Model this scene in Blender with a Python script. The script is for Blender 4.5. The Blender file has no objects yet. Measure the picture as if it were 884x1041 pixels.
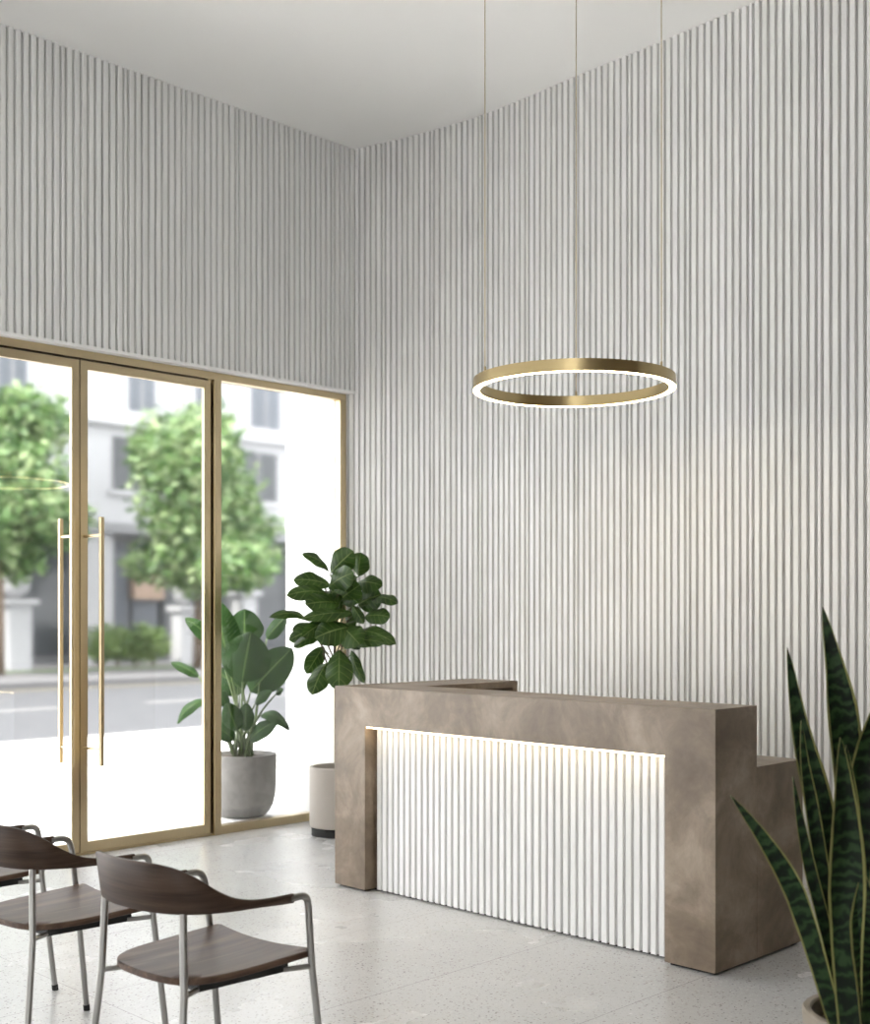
import bpy, bmesh, math, random
from mathutils import Vector, Matrix, noise as mnoise
PI = math.pi
S2 = math.sqrt(0.5)
scn = bpy.context.scene
COL = scn.collection
RND = random.Random(7)

# ------------------------------------------------------------------ materials
def new_mat(name):
    m = bpy.data.materials.new(name); m.use_nodes = True
    nt = m.node_tree; nt.nodes.clear()
    out = nt.nodes.new('ShaderNodeOutputMaterial')
    p = nt.nodes.new('ShaderNodeBsdfPrincipled')
    nt.links.new(p.outputs[0], out.inputs[0])
    return m, nt, p, out

def N(nt, kind, **kw):
    n = nt.nodes.new(kind)
    for k, v in kw.items():
        if k.startswith('i_'):
            key = k[2:]
            key = int(key) if key.isdigit() else key.replace('_', ' ')
            n.inputs[key].default_value = v
        else:
            setattr(n, k, v)
    return n

def coords(nt, scale=(1, 1, 1), kind='Object', rot=(0, 0, 0)):
    t = nt.nodes.new('ShaderNodeTexCoord'); m = nt.nodes.new('ShaderNodeMapping')
    m.inputs['Scale'].default_value = scale; m.inputs['Rotation'].default_value = rot
    nt.links.new(t.outputs[kind], m.inputs[0])
    return m.outputs[0]

def ramp(nt, src, stops, interp='LINEAR'):
    r = nt.nodes.new('ShaderNodeValToRGB'); r.color_ramp.interpolation = interp
    e = r.color_ramp.elements
    while len(e) < len(stops): e.new(0.5)
    for x, (p, c) in zip(e, stops):
        x.position = p; x.color = (*c, 1) if len(c) == 3 else c
    nt.links.new(src, r.inputs[0])
    return r.outputs[0]

def math_n(nt, op, a, b=None, c=None):
    n = nt.nodes.new('ShaderNodeMath'); n.operation = op
    for i, v in enumerate((a, b, c)):
        if v is None: continue
        if isinstance(v, (int, float)): n.inputs[i].default_value = v
        else: nt.links.new(v, n.inputs[i])
    return n.outputs[0]

def mixc(nt, fac, a, b, mode='MIX'):
    n = nt.nodes.new('ShaderNodeMixRGB'); n.blend_type = mode
    for i, v in enumerate((fac, a, b)):
        if isinstance(v, (int, float)): n.inputs[i].default_value = v
        elif isinstance(v, tuple): n.inputs[i].default_value = (*v, 1)
        else: nt.links.new(v, n.inputs[i])
    return n.outputs[0]

def bump(nt, p, h, strength, dist=0.002):
    b = nt.nodes.new('ShaderNodeBump'); b.inputs['Strength'].default_value = strength
    b.inputs['Distance'].default_value = dist
    nt.links.new(h, b.inputs['Height']); nt.links.new(b.outputs[0], p.inputs['Normal'])

def mat_paint(name, col, rough=0.6, var=0.04, scale=3.0, stretch=(1, 1, 1), spec=0.3):
    m, nt, p, _ = new_mat(name)
    v = coords(nt, tuple(scale * s for s in stretch))
    n = N(nt, 'ShaderNodeTexNoise', i_Scale=1.0, i_Detail=4.0); nt.links.new(v, n.inputs['Vector'])
    lo = tuple(c * (1 - var) for c in col); hi = tuple(min(1, c * (1 + var)) for c in col)
    nt.links.new(ramp(nt, n.outputs['Fac'], [(0.3, lo), (0.7, hi)]), p.inputs['Base Color'])
    p.inputs['Roughness'].default_value = rough
    p.inputs['Specular IOR Level'].default_value = spec
    return m

def mat_metal(name, col, rough, stretch=(1, 1, 1)):
    m, nt, p, _ = new_mat(name)
    n = N(nt, 'ShaderNodeTexNoise', i_Scale=2.0, i_Detail=1.0)
    nt.links.new(coords(nt, stretch), n.inputs['Vector'])
    nt.links.new(ramp(nt, n.outputs['Fac'], [(0.3, tuple(c * .97 for c in col)), (0.7, col)]), p.inputs['Base Color'])
    p.inputs['Metallic'].default_value = 1.0
    p.inputs['Roughness'].default_value = rough
    return m

def mat_emit(name, col, strength):
    m = bpy.data.materials.new(name); m.use_nodes = True
    nt = m.node_tree; nt.nodes.clear()
    o = nt.nodes.new('ShaderNodeOutputMaterial'); e = nt.nodes.new('ShaderNodeEmission')
    e.inputs[0].default_value = (*col, 1); e.inputs[1].default_value = strength
    nt.links.new(e.outputs[0], o.inputs[0])
    return m

def mat_glass(name, haze):
    m = bpy.data.materials.new(name); m.use_nodes = True
    nt = m.node_tree; nt.nodes.clear()
    o = nt.nodes.new('ShaderNodeOutputMaterial')
    t = nt.nodes.new('ShaderNodeBsdfRefraction' if haze else 'ShaderNodeBsdfTransparent'); t.inputs[0].default_value = (0.99, 0.99, 0.99, 1)
    if haze: t.inputs['Roughness'].default_value = haze; t.inputs['IOR'].default_value = 1.45
    g = nt.nodes.new('ShaderNodeBsdfGlossy'); g.inputs['Roughness'].default_value = 0.0
    lw = nt.nodes.new('ShaderNodeLayerWeight'); lw.inputs[0].default_value = 0.5
    f = math_n(nt, 'POWER', lw.outputs['Facing'], 5.0)
    f = math_n(nt, 'MULTIPLY_ADD', f, 0.9, 0.032)
    mx = nt.nodes.new('ShaderNodeMixShader')
    nt.links.new(f, mx.inputs[0]); nt.links.new(t.outputs[0], mx.inputs[1]); nt.links.new(g.outputs[0], mx.inputs[2])
    nt.links.new(mx.outputs[0], o.inputs[0])
    return m

def mat_stone():
    m, nt, p, _ = new_mat('taupe_stone_plaster')
    v = coords(nt, (1, 1, 1))
    a = N(nt, 'ShaderNodeTexNoise', i_Scale=2.6, i_Detail=7.0, i_Roughness=0.62, i_Distortion=0.5); nt.links.new(v, a.inputs['Vector'])
    b = N(nt, 'ShaderNodeTexNoise', i_Scale=9.0, i_Detail=6.0, i_Roughness=0.65, i_Distortion=1.0); nt.links.new(v, b.inputs['Vector'])
    ca = ramp(nt, a.outputs['Fac'], [(0.32, (0.115, 0.082, 0.053)), (0.5, (0.185, 0.139, 0.096)), (0.68, (0.32, 0.257, 0.195))])
    cb = ramp(nt, b.outputs['Fac'], [(0.3, (0.82, 0.81, 0.80)), (0.7, (1.12, 1.12, 1.12))])
    nt.links.new(mixc(nt, 1.0, ca, cb, 'MULTIPLY'), p.inputs['Base Color'])
    p.inputs['Roughness'].default_value = 0.42
    p.inputs['Specular IOR Level'].default_value = 0.5
    bump(nt, p, b.outputs['Fac'], 0.08)
    return m

def mat_wood(name, sc, sc2, k=1.0):
    m, nt, p, _ = new_mat(name)
    v = coords(nt, sc)
    a = N(nt, 'ShaderNodeTexNoise', i_Scale=1.0, i_Detail=6.0, i_Roughness=0.6, i_Distortion=0.35); nt.links.new(v, a.inputs['Vector'])
    v2 = coords(nt, sc2)
    b = N(nt, 'ShaderNodeTexNoise', i_Scale=1.0, i_Detail=3.0); nt.links.new(v2, b.inputs['Vector'])
    c = ramp(nt, a.outputs['Fac'], [(0.3, (0.030, 0.017, 0.011)), (0.55, (0.064, 0.040, 0.028)), (0.75, (0.112, 0.074, 0.053))])
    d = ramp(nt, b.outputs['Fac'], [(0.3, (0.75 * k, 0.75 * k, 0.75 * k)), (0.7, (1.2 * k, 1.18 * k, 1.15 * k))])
    nt.links.new(mixc(nt, 1.0, c, d, 'MULTIPLY'), p.inputs['Base Color'])
    p.inputs['Roughness'].default_value = 0.42
    p.inputs['Specular IOR Level'].default_value = 0.2
    return m

def mat_terrazzo():
    m, nt, p, _ = new_mat('pale_terrazzo_tiles')
    v = coords(nt, (1, 1, 1))
    col = (0.60, 0.595, 0.585)
    n = N(nt, 'ShaderNodeTexNoise', i_Scale=1.3, i_Detail=5.0); nt.links.new(v, n.inputs['Vector'])
    c = ramp(nt, n.outputs['Fac'], [(0.3, (0.49, 0.492, 0.49)), (0.7, (0.56, 0.562, 0.56))])
    def chips(scale, thr, tint_lo, tint_hi, base, off):
        mp = nt.nodes.new('ShaderNodeMapping'); mp.inputs['Location'].default_value = off
        nt.links.new(v, mp.inputs[0])
        vo = N(nt, 'ShaderNodeTexVoronoi', i_Scale=scale, i_Randomness=1.0, voronoi_dimensions='2D'); nt.links.new(mp.outputs[0], vo.inputs['Vector'])
        sep = nt.nodes.new('ShaderNodeSeparateColor'); nt.links.new(vo.outputs['Color'], sep.inputs[0])
        pick = math_n(nt, 'GREATER_THAN', sep.outputs[0], thr)
        size = math_n(nt, 'MULTIPLY_ADD', sep.outputs[1], 0.28, 0.08)
        ins = math_n(nt, 'LESS_THAN', vo.outputs['Distance'], size)
        fac = math_n(nt, 'MULTIPLY', pick, ins)
        tint = ramp(nt, sep.outputs[2], [(0.0, tint_lo), (1.0, tint_hi)])
        return mixc(nt, fac, base, tint)
    c = chips(48, 0.25, (0.46, 0.46, 0.455), (0.585, 0.585, 0.58), c, (0, 0, 0))
    c = chips(95, 0.40, (0.41, 0.41, 0.405), (0.60, 0.595, 0.59), c, (3, 1, 0))
    c = chips(62, 0.82, (0.27, 0.265, 0.26), (0.45, 0.42, 0.39), c, (7, 2, 0))
    c = chips(80, 0.86, (0.20, 0.20, 0.20), (0.40, 0.38, 0.36), c, (1, 9, 0))
    sx = nt.nodes.new('ShaderNodeSeparateXYZ'); nt.links.new(v, sx.inputs[0])
    def seam(o, at, step):
        f = math_n(nt, 'FRACT', math_n(nt, 'DIVIDE', math_n(nt, 'SUBTRACT', o, at - step * 40), step))
        return math_n(nt, 'LESS_THAN', f, 0.0035 / step)
    s = math_n(nt, 'MAXIMUM', seam(sx.outputs[1], 2.706, 0.757), seam(sx.outputs[0], 2.365, 3.03))
    c = mixc(nt, math_n(nt, 'MULTIPLY', s, 0.7), c, (0.20, 0.195, 0.19))
    nt.links.new(c, p.inputs['Base Color'])
    r = ramp(nt, n.outputs['Fac'], [(0.3, (0.24,) * 3), (0.7, (0.29,) * 3)])
    nt.links.new(r, p.inputs['Roughness'])
    p.inputs['Specular IOR Level'].default_value = 0.5
    return m

def mat_leaf(name, dark, light, vein, rough=0.35, nveins=9.0, under=None, spec=0.35):
    """u runs from stalk to tip, v across the blade (0.5 = midrib)"""
    m, nt, p, _ = new_mat(name)
    uv = nt.nodes.new('ShaderNodeUVMap'); s = nt.nodes.new('ShaderNodeSeparateXYZ'); nt.links.new(uv.outputs[0], s.inputs[0])
    av = math_n(nt, 'ABSOLUTE', math_n(nt, 'SUBTRACT', s.outputs[1], 0.5))
    n = N(nt, 'ShaderNodeTexNoise', i_Scale=9.0, i_Detail=3.0); nt.links.new(coords(nt), n.inputs['Vector'])
    base = ramp(nt, n.outputs['Fac'], [(0.3, dark), (0.75, light)])
    mid = math_n(nt, 'LESS_THAN', av, 0.022)
    ph = math_n(nt, 'FRACT', math_n(nt, 'MULTIPLY', math_n(nt, 'SUBTRACT', s.outputs[0], math_n(nt, 'MULTIPLY', av, 0.35)), nveins))
    side = math_n(nt, 'LESS_THAN', math_n(nt, 'ABSOLUTE', math_n(nt, 'SUBTRACT', ph, 0.5)), 0.055)
    base = mixc(nt, math_n(nt, 'MAXIMUM', mid, math_n(nt, 'MULTIPLY', side, 0.5)), base, vein)
    if under:
        g = nt.nodes.new('ShaderNodeNewGeometry')
        base = mixc(nt, g.outputs['Backfacing'], base, under)
    nt.links.new(base, p.inputs['Base Color'])
    p.inputs['Roughness'].default_value = rough
    p.inputs['Specular IOR Level'].default_value = spec
    bump(nt, p, ph, 0.12, 0.004)
    # thin leaf lets a little light through
    out = [x for x in nt.nodes if x.type == 'OUTPUT_MATERIAL'][0]
    tr = nt.nodes.new('ShaderNodeBsdfTranslucent'); nt.links.new(base, tr.inputs[0])
    mx = nt.nodes.new('ShaderNodeMixShader'); mx.inputs[0].default_value = 0.18
    nt.links.new(p.outputs[0], mx.inputs[1]); nt.links.new(tr.outputs[0], mx.inputs[2]); nt.links.new(mx.outputs[0], out.inputs[0])
    return m

def mat_snake():
    m, nt, p, _ = new_mat('snake_plant_leaf')
    uv = nt.nodes.new('ShaderNodeUVMap'); s = nt.nodes.new('ShaderNodeSeparateXYZ'); nt.links.new(uv.outputs[0], s.inputs[0])
    av = math_n(nt, 'ABSOLUTE', math_n(nt, 'SUBTRACT', s.outputs[1], 0.5))
    n = N(nt, 'ShaderNodeTexNoise', i_Scale=28.0, i_Detail=3.0); nt.links.new(coords(nt), n.inputs['Vector'])
    w = math_n(nt, 'SINE', math_n(nt, 'ADD', math_n(nt, 'MULTIPLY', s.outputs[0], 130.0), math_n(nt, 'MULTIPLY', n.outputs['Fac'], 14.0)))
    c = ramp(nt, math_n(nt, 'MULTIPLY_ADD', w, 0.5, 0.5), [(0.1, (0.0022, 0.006, 0.002)), (0.55, (0.007, 0.021, 0.006)), (0.95, (0.019, 0.043, 0.014))])
    edge = math_n(nt, 'GREATER_THAN', math_n(nt, 'ADD', av, math_n(nt, 'MULTIPLY', math_n(nt, 'SUBTRACT', n.outputs['Fac'], 0.5), 0.05)), 0.425)
    c = mixc(nt, edge, c, (0.27, 0.265, 0.10))
    nt.links.new(c, p.inputs['Base Color'])
    p.inputs['Roughness'].default_value = 0.5
    p.inputs['Specular IOR Level'].default_value = 0.18
    return m

def mat_foliage(name, dark, mid, light):
    m, nt, p, out = new_mat(name)
    n = N(nt, 'ShaderNodeTexNoise', i_Scale=1.6, i_Detail=2.0); nt.links.new(coords(nt), n.inputs['Vector'])
    g = nt.nodes.new('ShaderNodeNewGeometry')
    f = math_n(nt, 'ADD', math_n(nt, 'MULTIPLY', n.outputs['Fac'], 0.6), math_n(nt, 'MULTIPLY', g.outputs['Random Per Island'], 0.5))
    c = ramp(nt, f, [(0.3, dark), (0.55, mid), (0.85, light)])
    nt.links.new(c, p.inputs['Base Color']); p.inputs['Roughness'].default_value = 0.5
    tr = nt.nodes.new('ShaderNodeBsdfTranslucent'); nt.links.new(c, tr.inputs[0])
    mx = nt.nodes.new('ShaderNodeMixShader'); mx.inputs[0].default_value = 0.35
    nt.links.new(p.outputs[0], mx.inputs[1]); nt.links.new(tr.outputs[0], mx.inputs[2]); nt.links.new(mx.outputs[0], out.inputs[0])
    return m

M = {}
M['slat'] = mat_paint('white_slat_paint', (0.745, 0.745, 0.735), 0.5, 0.05, 1.0, (6, 6, 1.2))
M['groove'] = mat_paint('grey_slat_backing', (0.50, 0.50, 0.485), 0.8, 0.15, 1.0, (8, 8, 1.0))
M['ceiling'] = mat_paint('white_ceiling_paint', (0.88, 0.875, 0.86), 0.8, 0.01, 1.0)
M['plaster'] = mat_paint('white_plaster', (0.82, 0.82, 0.81), 0.7, 0.01, 1.0)
M['shade_board'] = mat_paint('taupe_shade_board', (0.16, 0.135, 0.11), 0.7, 0.03, 2.0)  # dark colour of the added shading wall, out of view
M['floor'] = mat_terrazzo()
M['brass'] = mat_metal('brushed_brass', (0.56, 0.46, 0.295), 0.30)
M['brass_lamp'] = mat_metal('lamp_brass', (0.46, 0.36, 0.19), 0.28)
M['steel'] = mat_metal('satin_steel', (0.36, 0.35, 0.335), 0.30)
M['black'] = mat_paint('matt_black', (0.012, 0.012, 0.012), 0.5, 0.1, 6.0)
M['glass'] = mat_glass('slightly_hazy_glass', 0.062)
M['clear_glass'] = mat_glass('clear_glass', 0.0)
M['stone'] = mat_stone()
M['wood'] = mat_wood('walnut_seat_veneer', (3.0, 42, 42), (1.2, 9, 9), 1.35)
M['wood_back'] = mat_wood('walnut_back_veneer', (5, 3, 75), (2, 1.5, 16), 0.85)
M['diffuser'] = mat_emit('lamp_diffuser_glow', (1.0, 0.78, 0.44), 26.0)
M['led'] = mat_emit('led_strip_glow', (1.0, 0.80, 0.52), 12.0)
M['soil'] = mat_paint('potting_soil', (0.045, 0.035, 0.027), 0.95, 0.5, 60.0)
M['pot_beige'] = mat_paint('beige_pot_glaze', (0.42, 0.385, 0.345), 0.5, 0.03, 4.0)
M['pot_brown'] = mat_paint('taupe_pot_clay', (0.24, 0.205, 0.165), 0.6, 0.1, 12.0)
def mat_concrete():
    m, nt, p, _ = new_mat('grey_concrete')
    v = coords(nt)
    a = N(nt, 'ShaderNodeTexNoise', i_Scale=7.0, i_Detail=8.0, i_Roughness=0.7); nt.links.new(v, a.inputs['Vector'])
    c = ramp(nt, a.outputs['Fac'], [(0.3, (0.12, 0.117, 0.11)), (0.7, (0.20, 0.195, 0.186))])
    nt.links.new(c, p.inputs['Base Color']); p.inputs['Roughness'].default_value = 0.8
    bump(nt, p, a.outputs['Fac'], 0.15)
    return m
M['concrete'] = mat_concrete()
M['fig_leaf'] = mat_leaf('fig_leaf', (0.014, 0.040, 0.004), (0.045, 0.098, 0.014), (0.14, 0.20, 0.06), 0.42, 6.0, (0.11, 0.16, 0.07))
M['bird_leaf'] = mat_leaf('bird_of_paradise_leaf', (0.006, 0.024, 0.005), (0.019, 0.050, 0.011), (0.075, 0.12, 0.04), 0.5, 16.0, (0.04, 0.07, 0.032), 0.15)
M['stem'] = mat_paint('green_stem', (0.085, 0.12, 0.05), 0.5, 0.1, 8.0)
M['bark'] = mat_paint('brown_bark', (0.09, 0.065, 0.045), 0.9, 0.3, 20.0)
M['snake'] = mat_snake()
M['tree'] = mat_foliage('street_tree_leaves', (0.018, 0.060, 0.011), (0.095, 0.185, 0.048), (0.31, 0.385, 0.20))
M['hedge'] = mat_foliage('hedge_leaves', (0.04, 0.09, 0.02), (0.11, 0.18, 0.045), (0.22, 0.30, 0.10))
M['grass'] = mat_paint('lawn_grass', (0.11, 0.16, 0.07), 0.9, 0.2, 8.0)
def mat_paving():
    m, nt, p, _ = new_mat('white_paving_slabs')
    v = coords(nt)
    br = N(nt, 'ShaderNodeTexBrick', i_Scale=1.0, i_Mortar_Size=0.008, i_Brick_Width=1.2, i_Row_Height=0.9)
    br.inputs['Color1'].default_value = (0.80, 0.80, 0.79, 1); br.inputs['Color2'].default_value = (0.70, 0.70, 0.69, 1); br.inputs['Mortar'].default_value = (0.5, 0.5, 0.49, 1)
    nt.links.new(v, br.inputs['Vector']); nt.links.new(br.outputs['Color'], p.inputs['Base Color'])
    p.inputs['Roughness'].default_value = 0.7
    return m
M['paving'] = mat_paving()
M['asphalt'] = mat_paint('grey_asphalt', (0.053, 0.055, 0.060), 0.85, 0.08, 2.0)
M['road_paint'] = mat_paint('white_road_paint', (0.14, 0.14, 0.139), 0.7, 0.03, 4.0)
M['yellow_paint'] = mat_paint('yellow_road_paint', (0.098, 0.088, 0.062), 0.7, 0.03, 4.0)
M['kerb'] = mat_paint('pale_kerb_stone', (0.10, 0.10, 0.103), 0.8, 0.05, 3.0)
M['facade'] = mat_paint('white_render', (0.31, 0.315, 0.325), 0.8, 0.03, 0.7)
M['facade_grey'] = mat_paint('grey_render', (0.17, 0.175, 0.185), 0.8, 0.05, 0.7)
M['window_dark'] = mat_paint('dark_window_glass', (0.045, 0.05, 0.055), 0.15, 0.2, 0.8)
M['window_blind'] = mat_paint('grey_blind', (0.085, 0.095, 0.11), 0.6, 0.1, 1.0)
M['orange'] = mat_paint('terracotta_panel', (0.27, 0.20, 0.155), 0.8, 0.08, 1.5)

# ------------------------------------------------------------------ mesh helpers
def link(name, me, mats, parent=None):
    o = bpy.data.objects.new(name, me); COL.objects.link(o)
    for m in (mats if isinstance(mats, (list, tuple)) else [mats]): me.materials.append(m)
    if parent: o.parent = parent
    return o

def build(name, bm, mats, parent=None, smooth=False, angle=None):
    me = bpy.data.meshes.new(name)
    bmesh.ops.recalc_face_normals(bm, faces=bm.faces)
    if smooth:
        for f in bm.faces: f.smooth = True
        if angle is not None:
            for e in bm.edges:
                if len(e.link_faces) == 2 and e.calc_face_angle(0) > angle: e.smooth = False
    bm.to_mesh(me); bm.free()
    return link(name, me, mats, parent)

def box(bm, x0, x1, y0, y1, z0, z1, bevel=0.0, mi=0):
    vs = [bm.verts.new(c) for c in ((x0, y0, z0), (x1, y0, z0), (x1, y1, z0), (x0, y1, z0), (x0, y0, z1), (x1, y0, z1), (x1, y1, z1), (x0, y1, z1))]
    fs = [bm.faces.new([vs[i] for i in q]) for q in ((3, 2, 1, 0), (4, 5, 6, 7), (0, 1, 5, 4), (1, 2, 6, 5), (2, 3, 7, 6), (3, 0, 4, 7))]
    for f in fs: f.material_index = mi
    if bevel:
        es = list({e for f in fs for e in f.edges})
        bmesh.ops.bevel(bm, geom=es, offset=bevel, segments=2, profile=0.6, affect='EDGES')

def box_obj(name, dims, mat, parent=None, bevel=0.0):
    bm = bmesh.new(); box(bm, *dims, bevel=bevel)
    return build(name, bm, mat, parent)

def prism(bm, pts, axis, a, b, bevel=0.0):
    """extrude polygon pts (2D) along an axis from a to b"""
    def mk(p, t):
        return {'x': (t, p[0], p[1]), 'y': (p[0], t, p[1]), 'z': (p[0], p[1], t)}[axis]
    v0 = [bm.verts.new(mk(p, a)) for p in pts]; v1 = [bm.verts.new(mk(p, b)) for p in pts]
    n = len(pts)
    fs = [bm.faces.new(v0), bm.faces.new(v1)]
    fs += [bm.faces.new((v0[i], v0[(i + 1) % n], v1[(i + 1) % n], v1[i])) for i in range(n)]
    if bevel:
        bmesh.ops.recalc_face_normals(bm, faces=fs)
        es = [e for e in {e for f in fs for e in f.edges} if e.calc_face_angle(0) > 0.6]
        bmesh.ops.bevel(bm, geom=es, offset=bevel, segments=2, profile=0.6, affect='EDGES')

def smooth_path(pts, n=8, cyc=False):
    P = [Vector(p) for p in pts]; out = []
    L = len(P)
    for i in range(L - 1):
        p0 = P[max(i - 1, 0)]; p1 = P[i]; p2 = P[i + 1]; p3 = P[min(i + 2, L - 1)]
        for k in range(n):
            t = k / n
            out.append(0.5 * ((2 * p1) + (p2 - p0) * t + (2 * p0 - 5 * p1 + 4 * p2 - p3) * t * t + (3 * p1 - p0 - 3 * p2 + p3) * t ** 3))
    out.append(P[-1])
    return out

def tube(bm, path, r, seg=12, caps=True):
    path = [Vector(p) for p in path]
    rs = r if isinstance(r, (list, tuple)) else [r] * len(path)
    rings = []; up = None
    for i, p in enumerate(path):
        d = (path[min(i + 1, len(path) - 1)] - path[max(i - 1, 0)]).normalized()
        if up is None:
            up = Vector((0, 0, 1)) if abs(d.z) < 0.9 else Vector((1, 0, 0))
        a = d.cross(up)
        if a.length < 1e-6: a = d.orthogonal()
        a.normalize(); b = a.cross(d).normalized(); up = b
        rings.append([bm.verts.new(p + (a * math.cos(2 * PI * k / seg) + b * math.sin(2 * PI * k / seg)) * rs[i]) for k in range(seg)])
    for i in range(len(rings) - 1):
        for k in range(seg):
            bm.faces.new((rings[i][k], rings[i][(k + 1) % seg], rings[i + 1][(k + 1) % seg], rings[i + 1][k]))
    if caps:
        bm.faces.new(rings[0][::-1]); bm.faces.new(rings[-1])

def lathe(bm, prof, seg=48, c=(0, 0), close_top=False, close_bot=False):
    rings = [[bm.verts.new((c[0] + r * math.cos(2 * PI * k / seg), c[1] + r * math.sin(2 * PI * k / seg), z)) for k in range(seg)] for r, z in prof]
    for i in range(len(rings) - 1):
        for k in range(seg):
            bm.faces.new((rings[i][k], rings[i][(k + 1) % seg], rings[i + 1][(k + 1) % seg], rings[i + 1][k]))
    if close_bot: bm.faces.new(rings[0][::-1])
    if close_top: bm.faces.new(rings[-1])

def empty(name, loc, rz=0.0):
    o = bpy.data.objects.new(name, None); COL.objects.link(o)
    o.location = loc; o.rotation_euler = (0, 0, rz); o.empty_display_size = 0.1
    return o

def tag(o, label, cat, group=None):
    o['label'] = label; o['category'] = cat
    if group: o['group'] = group
    return o

def struct(o):
    o['kind'] = 'structure'
    return o

# ------------------------------------------------------------------ room
H = 4.81            # ceiling height
GY = 6.72           # inner face of the glazing
X_MIN, Y_MIN = -5.5, -3.2
HEAD = 3.045        # underside of the wall above the glazing

struct(box_obj('floor', (X_MIN, 6.7, Y_MIN, 6.80, -0.12, 0.0), M['floor']))
struct(box_obj('ceiling', (X_MIN, 6.7, Y_MIN, 7.05, H, H + 0.2), M['ceiling']))

def slat_profile(path, pitch, gap, depth, toward, rnd, narrow_every=0):
    """plan outline (points, is_slat flags) of slats standing on a path; toward = +1/-1 picks the room side"""
    P = [Vector((p[0], p[1])) for p in path]
    seg = [(P[i + 1] - P[i]).length for i in range(len(P) - 1)]; total = sum(seg)
    def at(s):
        s = max(0, min(total - 1e-6, s)); i = 0
        while s > seg[i] and i < len(seg) - 1: s -= seg[i]; i += 1
        d = (P[i + 1] - P[i]).normalized()
        return P[i] + d * s, Vector((-d.y, d.x)) * toward
    def off(s, h):
        p, n = at(s); return p + n * h
    out = []; s = 0.0; k = 0
    ch = 0.0025
    while s < total - pitch:
        w = pitch - gap
        if narrow_every and k % narrow_every == narrow_every - 1: w *= 0.55
        w *= 1 + rnd.uniform(-0.05, 0.05)
        a, b = s, s + w
        out += [(off(a, 0), 0), (off(a, depth - ch), 1), (off(a + ch, depth), 1), (off(b - ch, depth), 1), (off(b, depth - ch), 1), (off(b, 0), 2)]
        s = b + gap; k += 1
    return out

def slat_mesh(bm, prof, z0, z1):
    lo = [bm.verts.new((p.x, p.y, z0)) for p, _ in prof]; hi = [bm.verts.new((p.x, p.y, z1)) for p, _ in prof]
    for i in range(len(prof) - 1):
        f = bm.faces.new((lo[i], lo[i + 1], hi[i + 1], hi[i]))
        f.material_index = 1 if prof[i][1] == 2 else 0
    # end grain of each slat, top and bottom
    for i in range(0, len(prof) - 5, 6):
        for V in (lo, hi): bm.faces.new([V[i + k] for k in range(6)])

DEP = 0.018
# wall above the glazing: slats facing the room, solid behind
bm = bmesh.new()
box(bm, X_MIN, 6.2, 6.662 + DEP, 7.0, HEAD + 0.018, H, mi=2)
slat_mesh(bm, slat_profile([(X_MIN, 6.66 + DEP), (5.86, 6.66 + DEP)], 0.0475, 0.0175, DEP, -1, RND, 9), HEAD + 0.018, H)
struct(build('wall_left', bm, [M['slat'], M['groove'], M['plaster']]))
struct(box_obj('trim_1', (X_MIN, 5.86, 6.655, 7.0, HEAD, HEAD + 0.018), M['plaster']))

# curved slatted wall behind the desk
knots = [(5.80, 6.80), (5.838, 6.66), (5.937, 6.28), (5.995, 5.98), (6.035, 5.70), (6.045, 5.40), (6.03, 5.0), (6.018, 4.7), (6.005, 4.1), (5.985, 3.49), (5.975, 2.6), (5.97, 1.6), (5.97, 0.0), (5.97, Y_MIN)]
curve = [(p.x + DEP, p.y) for p in smooth_path([(x, y, 0) for x, y in knots], 6)]
bm = bmesh.new()
slat_mesh(bm, slat_profile(curve, 0.0475, 0.0175, DEP, -1, RND, 9), 0.0, H)
back = [(x + 0.002, y) for x, y in curve]
v0 = [bm.verts.new((x, y, 0.0)) for x, y in back]; v1 = [bm.verts.new((x, y, H)) for x, y in back]
w0 = [bm.verts.new((6.6, y, 0.0)) for x, y in back]; w1 = [bm.verts.new((6.6, y, H)) for x, y in back]
for i in range(len(back) - 1):
    for q in ((v0[i], v0[i + 1], v1[i + 1], v1[i]), (w0[i], w0[i + 1], w1[i + 1], w1[i]), (v0[i], v0[i + 1], w0[i + 1], w0[i]), (v1[i], v1[i + 1], w1[i + 1], w1[i])):
        f = bm.faces.new(q); f.material_index = 1
for i in (0, len(back) - 1):
    f = bm.faces.new((v0[i], v1[i], w1[i], w0[i])); f.material_index = 1
struct(build('wall_back', bm, [M['slat'], M['groove'], M['plaster']]))
# unseen dark wall added right of the viewer to shade the desk end
struct(box_obj('shade_board_right', (1.9, 6.6, 0.45, 0.65, 0.0, H), M['shade_board']))
struct(box_obj('wall_rear', (-3.3, 3.3, Y_MIN - 0.2, Y_MIN, 0.0, H), M['plaster']))
struct(box_obj('wall_entry', (X_MIN - 0.2, X_MIN, Y_MIN, 6.66, 0.0, H), M['plaster']))
# white pier outside, at the end of the glazing
struct(box_obj('wall_outside', (5.815, 6.6, 6.802, 7.43, -0.02, 6.5), M['plaster']))

# ------------------------------------------------------------------ glazing
def bar(name, dims, parent, bevel=0.002): return box_obj(name, dims, M['brass'], parent, bevel)

tr = struct(empty('trim_2', (4.2, GY, 0.0)))
def world_parent(o, p):
    o.parent = p; o.matrix_parent_inverse = Matrix.Translation(-p.location)
    return o
def wbar(name, dims, p, mat=None, bevel=0.002):
    o = box_obj(name, dims, mat or M['brass'], None, bevel)
    return world_parent(o, p)

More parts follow.
